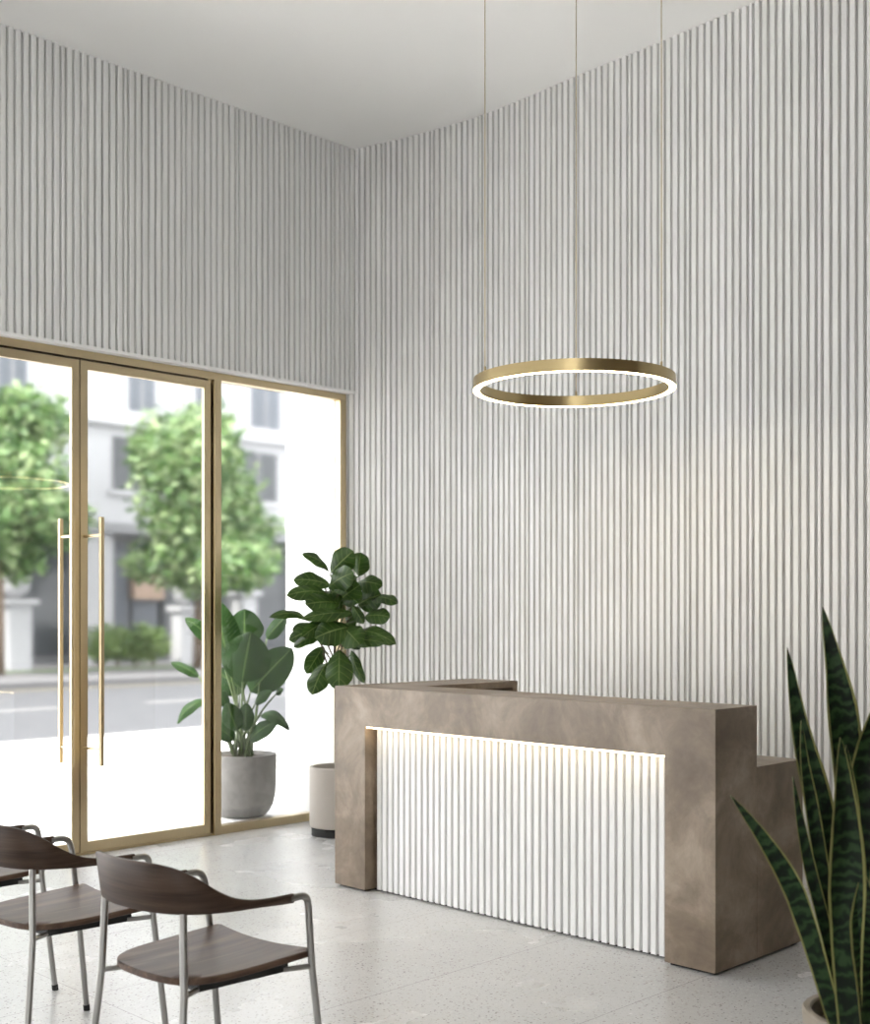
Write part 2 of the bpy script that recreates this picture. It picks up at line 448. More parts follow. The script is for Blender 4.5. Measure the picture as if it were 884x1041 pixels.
wbar('head_rail', (X_MIN, 5.812, GY, GY + 0.075, HEAD - 0.048, HEAD), tr)
wbar('mullion', (4.662, 4.717, GY - 0.012, GY + 0.075, 0.0, HEAD - 0.048), tr)
wbar('mullion', (2.70, 2.755, GY - 0.012, GY + 0.075, 0.0, HEAD - 0.048), tr)
wbar('jamb', (5.755, 5.812, GY, GY + 0.075, 0.0, HEAD - 0.048), tr)
wbar('threshold', (2.755, 4.662, GY + 0.005, GY + 0.075, 0.0, 0.012), tr)

def pane_window(name, x0, x1, glass='glass'):
    w = struct(empty(name, ((x0 + x1) / 2, GY, 0.0)))
    wbar('sill_rail', (x0, x1, GY, GY + 0.075, 0.0, 0.055), w)
    wbar('glazing_bead', (x0, x0 + 0.008, GY + 0.046, GY + 0.058, 0.055, HEAD - 0.048), w, bevel=0)
    wbar('pane', (x0 + 0.001, x1 - 0.001, GY + 0.058, GY + 0.068, 0.050, HEAD - 0.049), w, M[glass], 0)
    return w
pane_window('window_1', 4.717, 5.755)
pane_window('window_2', X_MIN, 2.70, 'clear_glass')

def door(name, x0, x1):
    d = struct(empty(name, ((x0 + x1) / 2, GY, 0.0)))
    y0, y1 = GY + 0.014, GY + 0.042
    zt = HEAD - 0.058
    bm = bmesh.new(); s = 0.050
    # one mitred frame: outer rectangle with the glass opening cut out
    def rect(y, a0, a1, b0, b1): return [bm.verts.new((a0, y, b0)), bm.verts.new((a1, y, b0)), bm.verts.new((a1, y, b1)), bm.verts.new((a0, y, b1))]
    of = rect(y0, x0, x1, 0.014, zt); nf = rect(y0, x0 + s, x1 - s, 0.075, zt - 0.052)
    ob = rect(y1, x0, x1, 0.014, zt); nb = rect(y1, x0 + s, x1 - s, 0.075, zt - 0.052)
    for i in range(4):
        j = (i + 1) % 4
        bm.faces.new((of[i], of[j], nf[j], nf[i])); bm.faces.new((ob[i], ob[j], nb[j], nb[i]))
        bm.faces.new((of[i], of[j], ob[j], ob[i])); bm.faces.new((nf[i], nf[j], nb[j], nb[i]))
    world_parent(build('door_frame', bm, M['brass']), d)
    wbar('pane', (x0 + s - 0.003, x1 - s + 0.003, GY + 0.031, GY + 0.037, 0.072, zt - 0.049), d, M['glass'], 0)
    return d
d1 = door('door_1', 2.765, 3.7045)
d2 = door('door_2', 3.7105, 4.649)
for gx in ((2.765, 4.65, HEAD - 0.068, HEAD - 0.045), (4.643, 4.664, 0.012, HEAD - 0.06), (3.6995, 3.7155, 0.012, HEAD - 0.06), (2.753, 2.772, 0.012, HEAD - 0.06)):  # black strips added behind the door gaps to block light and keep them dark
    wbar('gap_backing', (gx[0], gx[1], GY + 0.043, GY + 0.052, gx[2], gx[3]), tr, M['black'], 0)

def pull_handle(x, y, ybase, xb, parent):
    bm = bmesh.new(); box(bm, x - 0.012, x + 0.012, y - 0.012, y + 0.012, 0.545, 2.035, bevel=0.003)
    h = world_parent(build('pull_handle', bm, M['brass']), parent)
    for z in (0.645, 1.925):
        b = bmesh.new(); tube(b, [(x, y, z), (xb, ybase, z)], 0.009, 12)
        o = build('standoff', b, M['brass'], h, True, 0.6)
    return h
pull_handle(3.768, GY - 0.135, GY + 0.012, 3.735, d2)
pull_handle(3.672, GY + 0.185, GY + 0.042, 3.685, d1)
wbar('handle_plate', (3.664, 3.682, GY + 0.006, GY + 0.012, 0.53, 2.04), d1)

# ------------------------------------------------------------------ reception desk
FX, YR, YL = 4.262, 2.674, 5.02
desk = tag(empty('reception_desk', (4.6, 3.8, 0.0)), 'taupe stone reception desk with a lit white fluted front panel and stepped end', 'reception desk')
def dpart(name, bm, mat, smooth=False):
    return world_parent(build(name, bm, mat, None, smooth, 0.6 if smooth else None), desk)
bm = bmesh.new()
prism(bm, [(YR, 0.012), (2.917, 0.012), (2.917, 0.866), (4.78, 0.866), (4.78, 0.012), (YL, 0.012), (YL, 1.070), (YR, 1.070)], 'x', FX, 4.58, 0.002)
dpart('portal_frame', bm, M['stone'])
bm = bmesh.new(); prism(bm, [(4.58, 0.012), (4.968, 0.012), (4.968, 0.813), (4.58, 0.813)], 'y', YR, YR + 0.05, 0.002)
dpart('end_panel', bm, M['stone'])
bm = bmesh.new(); box(bm, 4.58, 4.968, YR + 0.05, 4.66, 0.773, 0.813, 0.002); dpart('worktop', bm, M['stone'])
bm = bmesh.new(); box(bm, 4.348, 4.575, 2.918, 4.779, 0.0126, 0.865); dpart('core_panel', bm, M['groove'])
bm = bmesh.new(); slat_mesh(bm, slat_profile([(4.345, 2.921), (4.345, 4.815)], 0.0432, 0.0145, 0.018, 1, RND, 0), 0.010, 0.864)
fl = dpart('fluted_panel', bm, [M['slat'], M['groove']])
bm = bmesh.new(); box(bm, 4.267, 4.285, 2.93, 4.77, 0.8585, 0.8655); dpart('led_strip', bm, M['led'])
bm = bmesh.new(); prism(bm, [(FX + 0.02, YR + 0.02), (4.95, YR + 0.02), (4.95, YR + 0.045), (4.56, YR + 0.045), (4.56, YL - 0.02), (FX + 0.02, YL - 0.02), (FX + 0.02, 4.80), (4.349, 4.80), (4.349, 2.90), (FX + 0.02, 2.90)], 'z', 0.0, 0.0125)
dpart('plinth', bm, M['black'])
# return wing at the far end
bm = bmesh.new(); box(bm, 4.58, 5.33, 4.656, YL, 1.032, 1.070, 0.002); dpart('return_top', bm, M['stone'])
bm = bmesh.new(); box(bm, 4.58, 5.29, YL - 0.04, YL, 0.012, 1.032, 0.002); dpart('return_side', bm, M['stone'])
bm = bmesh.new(); box(bm, 5.285, 5.33, 4.656, YL, 0.0, 1.032, 0.002); dpart('return_end', bm, M['stone'])

# ------------------------------------------------------------------ ring pendant
RX, RY, RZ = 4.72, 3.76, 2.575
ring = tag(empty('ring_pendant_lamp', (RX, RY, RZ)), 'slim brass ring pendant lamp hanging on three wires above the desk', 'pendant lamp')
bm = bmesh.new()
lathe(bm, [(0.460, -0.026), (0.460, 0.029), (0.492, 0.029), (0.492, -0.026)], 128)
build('ring_housing', bm, M['brass_lamp'], ring, True, 0.6)
bm = bmesh.new()
lathe(bm, [(0.462, -0.018), (0.462, -0.0265), (0.490, -0.0265), (0.490, -0.018)], 128)
build('diffuser', bm, M['diffuser'], ring, True, 0.6)
a0 = math.radians(37)   # the far wire hangs on the side away from the viewer
for k in range(3):
    a = a0 + k * 2 * PI / 3
    x, y = 0.476 * math.cos(a), 0.476 * math.sin(a)
    bm = bmesh.new(); tube(bm, [(x, y, 0.03), (x, y, H - RZ)], 0.0022, 8)
    c = build('wire', bm, M['brass_lamp'], ring, True)
    bm = bmesh.new(); lathe(bm, [(0.0055, 0.027), (0.0055, 0.05), (0.003, 0.056)], 12, (x, y), True, True)
    build('wire_grip', bm, M['brass_lamp'], c, True, 0.6)

# ------------------------------------------------------------------ chairs (local +x is the way a sitter faces)
def make_chair():
    t = empty('armchair', (0, 0, 0))
    # seat: plan outline with round rear corners, a lightly dished front edge and a soft edge
    hw = 0.232
    half = [(0.235, 0.0), (0.238, 0.08), (0.246, 0.155), (0.253, 0.205), (0.244, 0.223), (0.19, 0.222), (0.05, 0.219), (-0.06, 0.210), (-0.13, 0.188), (-0.172, 0.148), (-0.192, 0.09), (-0.198, 0.0)]
    hp = smooth_path([(x, y, 0) for x, y in half], 5)
    pts = [(p.x, p.y) for p in hp] + [(p.x, -p.y) for p in reversed(hp[1:-1])]
    bm = bmesh.new()
    def dish(x, y): return -0.010 * max(0.0, 1 - (x / 0.25) ** 2) * max(0.0, 1 - (y / 0.23) ** 2) + 0.006 * (abs(y) / 0.23) ** 2 * (x / 0.26 if x > 0 else 0)
    layers = [(1.0, 0.466), (0.985, 0.469), (0.8, 0.469), (0.55, 0.469), (0.28, 0.469)]
    rings = []
    for s, z in layers: rings.append([bm.verts.new((x * s + 0.03 * (1 - s), y * s, z + dish(x * s, y * s))) for x, y in pts])
    top_c = bm.verts.new((0.03, 0, 0.469 + dish(0.03, 0)))
    brings = []
    for s, z in ((1.0, 0.452), (0.985, 0.449), (0.6, 0.449)): brings.append([bm.verts.new((x * s + 0.03 * (1 - s), y * s, z + dish(x * s, y * s))) for x, y in pts])
    bot_c = bm.verts.new((0.03, 0, 0.449 + dish(0.03, 0)))
    n = len(pts)
    def strip(A, B):
        for i in range(n): bm.faces.new((A[i], A[(i + 1) % n], B[(i + 1) % n], B[i]))
    for A, B in zip(rings, rings[1:]): strip(A, B)
    for A, B in zip(brings, brings[1:]): strip(A, B)
    strip(rings[0], brings[0])
    for i in range(n):
        bm.faces.new((rings[-1][i], rings[-1][(i + 1) % n], top_c)); bm.faces.new((brings[-1][i], brings[-1][(i + 1) % n], bot_c))
    build('seat', bm, M['wood'], t, True, 0.7)
    # backrest that wraps round into thin arms
    st = [(-0.238, 0.0, 0.648, 0.786), (-0.233, 0.07, 0.648, 0.786), (-0.217, 0.135, 0.648, 0.784), (-0.192, 0.182, 0.648, 0.772), (-0.155, 0.214, 0.647, 0.745),
          (-0.112, 0.230, 0.645, 0.709), (-0.065, 0.238, 0.642, 0.682), (-0.01, 0.243, 0.640, 0.666), (0.045, 0.246, 0.637, 0.660), (0.10, 0.247, 0.633, 0.658), (0.145, 0.246, 0.630, 0.657)]
    full = [(x, -y, a, b) for x, y, a, b in reversed(st[1:])] + st
    c2 = smooth_path([(x, y, 0) for x, y, a, b in full], 4); zz = smooth_path([(a, b, 0) for x, y, a, b in full], 4)
    bm = bmesh.new(); R = []
    L = len(c2)
    for i in range(L):
        d = (c2[min(i + 1, L - 1)] - c2[max(i - 1, 0)]).normalized(); nrm = Vector((d.y, -d.x, 0))
        th = 0.0075
        lo, hi = zz[i].x, zz[i].y
        p = c2[i]
        lean = -0.16 * max(0.0, min(1.0, (hi - lo - 0.02) / 0.11))      # the tall part leans back a little
        q = []
        for s, z, e in ((-1, lo + 0.003, 1), (-0.55, lo, 1), (0.55, lo, 1), (1, lo + 0.003, 1), (1, (lo + hi) / 2, 1), (1, hi - 0.004, 1), (0.55, hi, 1), (-0.55, hi, 1), (-1, hi - 0.004, 1), (-1, (lo + hi) / 2, 1)):
            q.append(bm.verts.new((p.x + nrm.x * th * s + lean * (z - lo), p.y + nrm.y * th * s, z)))
        R.append(q)
    for i in range(L - 1):
        for k in range(10): bm.faces.new((R[i][k], R[i][(k + 1) % 10], R[i + 1][(k + 1) % 10], R[i + 1][k]))
    bm.faces.new(R[0]); bm.faces.new(R[-1][::-1])
    build('backrest', bm, M['wood_back'], t, True, 0.9)
    for s in (-1, 1):
        bm = bmesh.new()      # front leg: the arm tube bends down to the floor
        pth = [(0.135, s * 0.246, 0.643)] + smooth_path([(0.15, s * 0.246, 0.644), (0.182, s * 0.245, 0.643), (0.203, s * 0.242, 0.632), (0.213, s * 0.239, 0.606), (0.217, s * 0.237, 0.575)], 6) + [(0.232, s * 0.233, 0.43), (0.280, s * 0.244, 0.012)]
        tube(bm, pth, 0.0108, 14)
        l = build('leg', bm, M['steel'], t, True, 0.9)
        bm = bmesh.new(); tube(bm, [(0.2787, s * 0.2437, 0.022), (0.2813, s * 0.2443, 0.0)], 0.0122, 14); build('foot_cap', bm, M['black'], l, True, 0.9)
        bm = bmesh.new()
        tube(bm, [(-0.190, s * 0.180, 0.70), (-0.188, s * 0.182, 0.65), (-0.193, s * 0.193, 0.43), (-0.236, s * 0.220, 0.012)], 0.0108, 14)
        l = build('leg', bm, M['steel'], t, True, 0.9)
        bm = bmesh.new(); tube(bm, [(-0.235, s * 0.2194, 0.022), (-0.2375, s * 0.2208, 0.0)], 0.0122, 14); build('foot_cap', bm, M['black'], l, True, 0.9)
        for q in ([(0.232, s * 0.233, 0.430), (0.15, s * 0.200, 0.430)], [(-0.193, s * 0.193, 0.430), (-0.11, s * 0.160, 0.430)]):
            bm = bmesh.new(); tube(bm, q, 0.008, 12); build('seat_rail', bm, M['steel'], t, True, 0.9)
    bm = bmesh.new()
    fr = [(-0.13, -0.175), (0.165, -0.205), (0.165, 0.205), (-0.13, 0.175)]; inn = [(-0.11, -0.15), (0.145, -0.175), (0.145, 0.175), (-0.11, 0.15)]
    ring4 = [[bm.verts.new((x, y, z)) for x, y in q] for q, z in ((fr, 0.424), (fr, 0.446), (inn, 0.446), (inn, 0.424))]
    for a in range(4):
        for i in range(4): bm.faces.new((ring4[a][i], ring4[a][(i + 1) % 4], ring4[(a + 1) % 4][(i + 1) % 4], ring4[(a + 1) % 4][i]))
    build('under_frame', bm, M['black'], t, True, 0.6)
    return t

def copy_tree(o, parent=None):
    c = o.copy(); COL.objects.link(c)
    if parent:
        c.parent = parent
        c.matrix_parent_inverse = o.matrix_parent_inverse.copy()
    for ch in list(o.children): copy_tree(ch, c)
    return c

proto = make_chair()
chairs = [(2.018, 2.988, 'nearest walnut and steel armchair, seen whole, at the front of the row'),
          (2.008, 3.818, 'middle walnut and steel armchair, directly beyond the nearest one, its seat bright with window light'),
          (2.015, 4.612, 'farthest walnut and steel armchair by the doors, only seat corner and front leg showing')]
objs = [proto, copy_tree(proto), copy_tree(proto)]
for o, (x, y, lab) in zip(objs, chairs):
    o.location = (x, y, 0.0); o.rotation_euler = (0, 0, math.radians(3.5))
    tag(o, lab, 'chair', 'walnut armchairs in a row')

# ------------------------------------------------------------------ leaves
RIGHT = Vector((S2, -S2, 0)); TOWARD = Vector((-S2, -S2, 0)); UP = Vector((0, 0, 1))
def loc3(r, z, t): return RIGHT * r + UP * z + TOWARD * t     # plant-local metres: right, up, toward the seats

def leaf_mesh(bm, B, T, width, nrm, curl, kind='ovate', fold=0.18, wave=0.02, rnd=RND, nu=12, nv=8):
    a = T - B; L = a.length; ad = a.normalized()
    side = ad.cross(nrm).normalized(); n = side.cross(ad).normalized()
    uvl = bm.loops.layers.uv.verify()
    ph = rnd.uniform(0, 6.28); ph2 = rnd.uniform(0, 6.28)
    grid = []
    for i in range(nu + 1):
        u = i / nu
        if kind == 'fiddle':
            w = math.sin(PI * min(1, u ** 0.92)) ** 0.62 * (0.62 + 0.5 * u)
        elif kind == 'banana':
            w = math.sin(PI * u ** 0.86) ** 0.6
        else:
            w = math.sin(PI * u ** 0.9) ** 0.8
        if i == 0: w = 0.03
        if i == nu: w = 0.02
        c = B + a * u + n * (curl * L * 4 * u * (1 - u) * 0.6) - UP * (curl * L * 0.25 * u * u)
        row = []
        for j in range(nv + 1):
            v = 2 * j / nv - 1
            h = -fold * abs(v) ** 1.4 * width * 0.5 * w + wave * width * 6 * 0.25 * math.sin(u * 11 + ph + (2.0 if v > 0 else 0)) * abs(v) ** 2 * w
            row.append(bm.verts.new(c + side * (v * width * 0.5 * w) + n * h))
        grid.append(row)
    for i in range(nu):
        for j in range(nv):
            f = bm.faces.new((grid[i][j], grid[i][j + 1], grid[i + 1][j + 1], grid[i + 1][j])); f.smooth = True
            for l, (uu, vv) in zip(f.loops, ((i, j), (i, j + 1), (i + 1, j + 1), (i + 1, j))): l[uvl].uv = (uu / nu, vv / nv)

def raw(name, bm, mats, parent):
    me = bpy.data.meshes.new(name); bm.to_mesh(me); bm.free()
    return link(name, me, mats, parent)

# fiddle-leaf fig
FIG = [(-0.077, 1.731, 0.082, 1.879, 0.135, -0.06, 0.2, 0.12), (0.107, 1.709, 0.129, 1.868, 0.118, -0.1, 0.2, 0.1), (-0.085, 1.741, -0.245, 1.859, 0.071, 0.0, 0.6, 0.2), (-0.07, 1.642, -0.306, 1.691, 0.106, 0.04, 0.5, 0.2), (-0.077, 1.628, 0.096, 1.731, 0.147, 0.1, 0.35, 0.15), (0.096, 1.657, 0.276, 1.65, 0.118, 0.0, 0.6, 0.2), (-0.077, 1.584, -0.339, 1.591, 0.097, 0.08, 0.6, 0.22), (-0.011, 1.547, 0.136, 1.65, 0.162, 0.03, 0.25, 0.1), (-0.004, 1.525, -0.207, 1.525, 0.135, 0.14, 0.5, 0.12), (0.107, 1.517, 0.268, 1.591, 0.155, -0.05, 0.3, 0.15), (0.202, 1.547, 0.379, 1.538, 0.085, 0.02, 0.6, 0.25), (0.158, 1.436, 0.329, 1.444, 0.106, 0.08, 0.5, 0.18), (0.099, 1.458, -0.225, 1.436, 0.088, 0.2, 0.6, 0.12), (0.07, 1.37, -0.144, 1.311, 0.155, 0.24, 0.55, 0.15), (0.026, 1.37, 0.143, 1.267, 0.14, 0.22, 0.5, 0.15), (0.084, 1.51, 0.161, 1.397, 0.056, 0.18, 0.2, 0.15), (-0.225, 1.414, -0.456, 1.456, 0.059, 0.02, 0.7, 0.3), (-0.144, 1.355, -0.325, 1.294, 0.094, 0.12, 0.5, 0.18), (-0.122, 1.311, -0.286, 1.25, 0.074, 0.14, 0.6, 0.18), (-0.085, 1.414, -0.222, 1.317, 0.077, 0.18, 0.4, 0.1), (0.114, 1.341, 0.371, 1.282, 0.097, 0.14, 0.55, 0.25), (0.077, 1.267, 0.298, 1.282, 0.082, 0.18, 0.6, 0.2), (0.004, 1.223, 0.014, 0.982, 0.2, 0.22, -0.1, 0.12), (-0.089, 1.135, -0.172, 0.943, 0.115, 0.1, -0.1, 0.14), (-0.122, 1.238, -0.222, 1.073, 0.097, -0.04, -0.1, 0.14), (0.077, 1.216, 0.17, 1.026, 0.062, 0.16, 0, 0.2), (0.055, 1.606, 0.011, 1.723, 0.118, -0.12, 0.2, 0.1), (-0.18, 1.37, -0.328, 1.355, 0.068, -0.1, 0.4, 0.2), (0.011, 1.444, -0.107, 1.562, 0.118, -0.08, 0.4, 0.1)]
fig = tag(empty('fiddle_leaf_fig', (5.27, 6.19, 0.0)), 'leafy fiddle leaf fig in a beige cylinder pot between desk and window', 'potted plant')
bm = bmesh.new(); lathe(bm, [(0.172, 0.055), (0.178, 0.062), (0.178, 0.445), (0.174, 0.45), (0.158, 0.45), (0.155, 0.445), (0.155, 0.36)], 64, close_bot=True)
pot = build('pot', bm, M['pot_beige'], fig, True, 0.6)
bm = bmesh.new(); lathe(bm, [(0.166, 0.0), (0.166, 0.056)], 64, close_bot=True, close_top=True); build('base_ring', bm, M['black'], pot, True, 0.6)
bm = bmesh.new(); lathe(bm, [(0.156, 0.38), (0.10, 0.392), (0.02, 0.395)], 32, close_top=True); build('soil', bm, M['soil'], fig, True)
bm = bmesh.new()
tube(bm, smooth_path([(0, 0, 0.38), (0.01, 0.0, 0.8), (-0.01, 0.01, 1.15), (0.0, 0, 1.45), (0.01, 0, 1.72)], 5), [0.014 - 0.0004 * i for i in range(21)], 10)
for r, z, t, z0 in ((0.1, 1.5, 0.08, 1.2), (-0.1, 1.42, 0.1, 1.12), (0.09, 1.66, -0.06, 1.4), (-0.08, 1.66, 0.03, 1.4), (0.05, 1.3, 0.16, 1.02), (-0.16, 1.37, -0.04, 1.1), (-0.08, 1.2, 0.08, 1.0)):
    tube(bm, smooth_path([loc3(0, z0, 0), loc3(r * .6, z0 * .5 + z * .5, t * .6), loc3(r, z, t)], 5), 0.006, 8)
build('trunk', bm, M['bark'], fig, True)
rl = random.Random(3)
rf = random.Random(12)
for k in range(12):      # shorter leaves inside the crown
    a = k * 2.4; z = 1.28 + 0.036 * k; d = rf.uniform(.12, .2)
    FIG.append((0.03 * math.cos(a), z, d * math.cos(a), z + rf.uniform(-.08, .06), rf.uniform(.09, .12), 0.12 * math.sin(a) - .04, rf.uniform(.2, .6), .15))
for r0, z0, r1, z1, w, t, nh, c in FIG:
    r0 += 0.03; r1 += 0.03
    B = loc3(r0, z0, t - 0.03); T = loc3(r1, z1, t + 0.05 + 0.1 * rl.random())
    n = (TOWARD * (1 - abs(nh) * .5) + UP * (nh * .75) + RIGHT * rl.uniform(-.3, .3)).normalized()
    bm = bmesh.new(); leaf_mesh(bm, B, T, w * (1.42 if w < 0.16 else 1.02), n, c, 'fiddle', 0.26, 0.05, rl)
    lf = raw('leaf', bm, M['fig_leaf'], fig)
    bm = bmesh.new(); k = 0.35 + 0.3 * rl.random()
    tube(bm, [loc3(r0 * k, z0 - 0.05, (t - 0.03) * k), loc3(r0 * (k + .3), z0 - 0.03, (t - .03) * (k + .3)), B], 0.0035, 6)
    build('leaf_stalk', bm, M['stem'], lf, True)

# bird-of-paradise outside the fixed pane
BOP = [(0.018, 0.969, 0.076, 1.328, 0.296, 0.16, -0.05, 0.06), (0.021, 1.231, 0.021, 1.497, 0.223, 0.02, 0.0, 0.08), (-0.099, 1.082, -0.178, 1.564, 0.2, 0.03, 0.1, 0.1), (-0.182, 1.231, -0.405, 1.444, 0.1, 0.05, 0.4, 0.2), (-0.311, 1.002, -0.508, 1.112, 0.073, 0.05, 0.5, 0.12), (-0.248, 0.832, -0.451, 0.689, 0.076, 0.1, 0.5, 0.4), (0.043, 0.882, 0.354, 1.218, 0.233, -0.08, 0.1, 0.12), (0.001, 0.89, -0.198, 1.048, 0.183, -0.05, 0.2, 0.1), (0.154, 1.273, 0.304, 1.444, 0.1, -0.15, 0.2, 0.1), (0.088, 0.799, 0.217, 0.905, 0.08, 0.0, 0.4, 0.2), (0.234, 0.866, 0.292, 0.912, 0.05, -0.05, 0.4, 0.2), (0.142, 0.724, 0.354, 0.646, 0.083, 0.08, 0.5, 0.5), (0.064, 0.541, 0.275, 0.699, 0.11, 0.1, 0.35, 0.2), (0.038, 0.613, 0.051, 0.822, 0.103, 0.14, 0.1, 0.1), (-0.012, 0.619, -0.082, 0.829, 0.123, 0.18, 0.1, 0.1), (-0.045, 0.546, -0.198, 0.679, 0.106, 0.12, 0.35, 0.2), (-0.107, 0.774, -0.207, 0.932, 0.083, 0.0, 0.3, 0.15)]
bop = tag(empty('bird_of_paradise_plant', (5.34, 7.33, -0.02)), 'broad leaved plant in a round grey concrete pot outside the glass', 'potted plant')
bm = bmesh.new()
lathe(bm, [(0.12, 0.0), (0.16, 0.008), (0.195, 0.04), (0.222, 0.09), (0.238, 0.16), (0.244, 0.26), (0.246, 0.45), (0.243, 0.456), (0.228, 0.456), (0.225, 0.45), (0.222, 0.38)], 64, close_bot=True)
build('pot', bm, M['concrete'], bop, True, 0.7)
bm = bmesh.new(); lathe(bm, [(0.224, 0.425), (0.12, 0.44), (0.02, 0.442)], 32, close_top=True); build('soil', bm, M['soil'], bop, True)
for r0, z0, r1, z1, w, t, nh, c in BOP:
    z0 += 0.02; z1 += 0.02
    B = loc3(r0, z0, t); T = loc3(r1, z1, t + (-0.04 if nh < 0 else 0.03))
    n = (TOWARD * (1 - abs(nh)) + UP * nh + RIGHT * rl.uniform(-.2, .2)).normalized()
    bm = bmesh.new(); leaf_mesh(bm, B, T, w * 1.2, n, c, 'banana', 0.28, 0.035, rl, 20, 10)
    lf = raw('leaf', bm, M['bird_leaf'], bop)
    bm = bmesh.new(); g = loc3(rl.uniform(-.06, .07), 0.43, rl.uniform(-.05, .08))
    tube(bm, smooth_path([g, g.lerp(B, 0.55) + UP * 0.05, B], 6), [0.011 - 0.0005 * i for i in range(13)], 8)
    build('leaf_stalk', bm, M['stem'], lf, True)

for k in range(9):
    a = k * 2.4; g = Vector((0.075 * math.cos(a), 0.075 * math.sin(a), 0.43)); q = g + loc3(rl.uniform(-.10, .12), rl.uniform(.28, .55), rl.uniform(-.06, .06))
    bm = bmesh.new(); tube(bm, smooth_path([g, g.lerp(q, .5) + loc3(rl.uniform(-.015, .015), 0, 0), q], 5), [0.0085 - 0.0005 * i for i in range(11)], 8)
    build('stem', bm, M['stem'], bop, True)

# snake plant in the foreground corner
SPX, SPY = 2.885, 1.36
snake = tag(empty('snake_plant', (SPX, SPY, 0.0)), 'tall snake plant with yellow edged leaves in a taupe pot, right foreground corner', 'potted plant')
bm = bmesh.new(); lathe(bm, [(0.125, 0.0), (0.135, 0.01), (0.172, 0.46), (0.172, 0.474), (0.168, 0.479), (0.153, 0.479), (0.149, 0.474), (0.146, 0.40)], 64, close_bot=True)
build('pot', bm, M['pot_brown'], snake, True, 0.6)
bm = bmesh.new(); lathe(bm, [(0.149, 0.43), (0.08, 0.44), (0.02, 0.442)], 32, close_top=True); build('soil', bm, M['soil'], snake, True)
# centreline (right, up, toward) from soil to tip, then greatest width
SN = [
      ([(-0.085, 0.401, 0.1), (-0.13, 0.49, 0.1), (-0.16, 0.595, 0.1), (-0.2, 0.725, 0.1), (-0.239, 0.821, 0.1), (-0.305, 0.926, 0.1), (-0.379, 1.023, 0.1)], 0.051),
      ([(-0.038, 0.351, -0.04), (-0.047, 0.509, -0.04), (-0.077, 0.717, -0.04), (-0.106, 0.864, -0.04), (-0.14, 1.022, -0.04), (-0.174, 1.169, -0.04), (-0.204, 1.369, -0.04)], 0.076),
      ([(-0.007, 0.329, -0.1), (-0.022, 0.566, -0.1), (-0.032, 0.84, -0.1), (-0.039, 1.039, -0.1), (-0.049, 1.188, -0.1), (-0.064, 1.303, -0.1), (-0.097, 1.47, -0.1)], 0.085),
      ([(-0.063, 0.372, 0.02), (-0.087, 0.48, 0.02), (-0.108, 0.588, 0.02), (-0.135, 0.708, 0.02), (-0.168, 0.839, 0.02), (-0.192, 0.959, 0.02), (-0.207, 1.055, 0.02)], 0.031),
      ([(-0.051, 0.365, 0.0), (-0.083, 0.498, 0.0), (-0.107, 0.666, 0.0), (-0.133, 0.835, 0.0), (-0.157, 0.98, 0.0), (-0.174, 1.088, 0.0), (-0.181, 1.19, 0.0)], 0.036),
      ([(-0.1, 0.412, 0.13), (-0.107, 0.539, 0.13), (-0.112, 0.677, 0.13), (-0.114, 0.793, 0.13), (-0.116, 0.885, 0.13), (-0.121, 1.023, 0.13), (-0.128, 1.162, 0.13)], 0.085),
      ([(-0.047, 0.376, 0.03), (-0.057, 0.579, 0.03), (-0.062, 0.746, 0.03), (-0.066, 0.889, 0.03), (-0.071, 0.985, 0.03), (-0.078, 1.068, 0.03), (-0.081, 1.133, 0.03)], 0.041),
      ([(-0.062, 0.416, 0.14), (-0.067, 0.494, 0.14), (-0.072, 0.588, 0.14), (-0.074, 0.657, 0.14), (-0.074, 0.726, 0.14), (-0.076, 0.783, 0.14), (-0.078, 0.85, 0.14)], 0.083),
      ([(-0.022, 0.354, -0.03), (-0.031, 0.586, -0.03), (-0.036, 0.78, -0.03), (-0.029, 0.926, -0.03), (-0.012, 1.073, -0.03), (0.017, 1.194, -0.03), (0.056, 1.316, -0.03)], 0.080),
      ([(0.001, 0.376, 0.03), (0.008, 0.603, 0.03), (0.02, 0.794, 0.03), (0.034, 0.937, 0.03), (0.055, 1.104, 0.03), (0.082, 1.271, 0.03), (0.106, 1.414, 0.03)], 0.081),
      ([(0.048, 0.343, -0.06), (0.068, 0.528, -0.06), (0.092, 0.7, -0.06), (0.127, 0.897, -0.06), (0.159, 1.044, -0.06), (0.196, 1.216, -0.06), (0.245, 1.364, -0.06)], 0.079)]
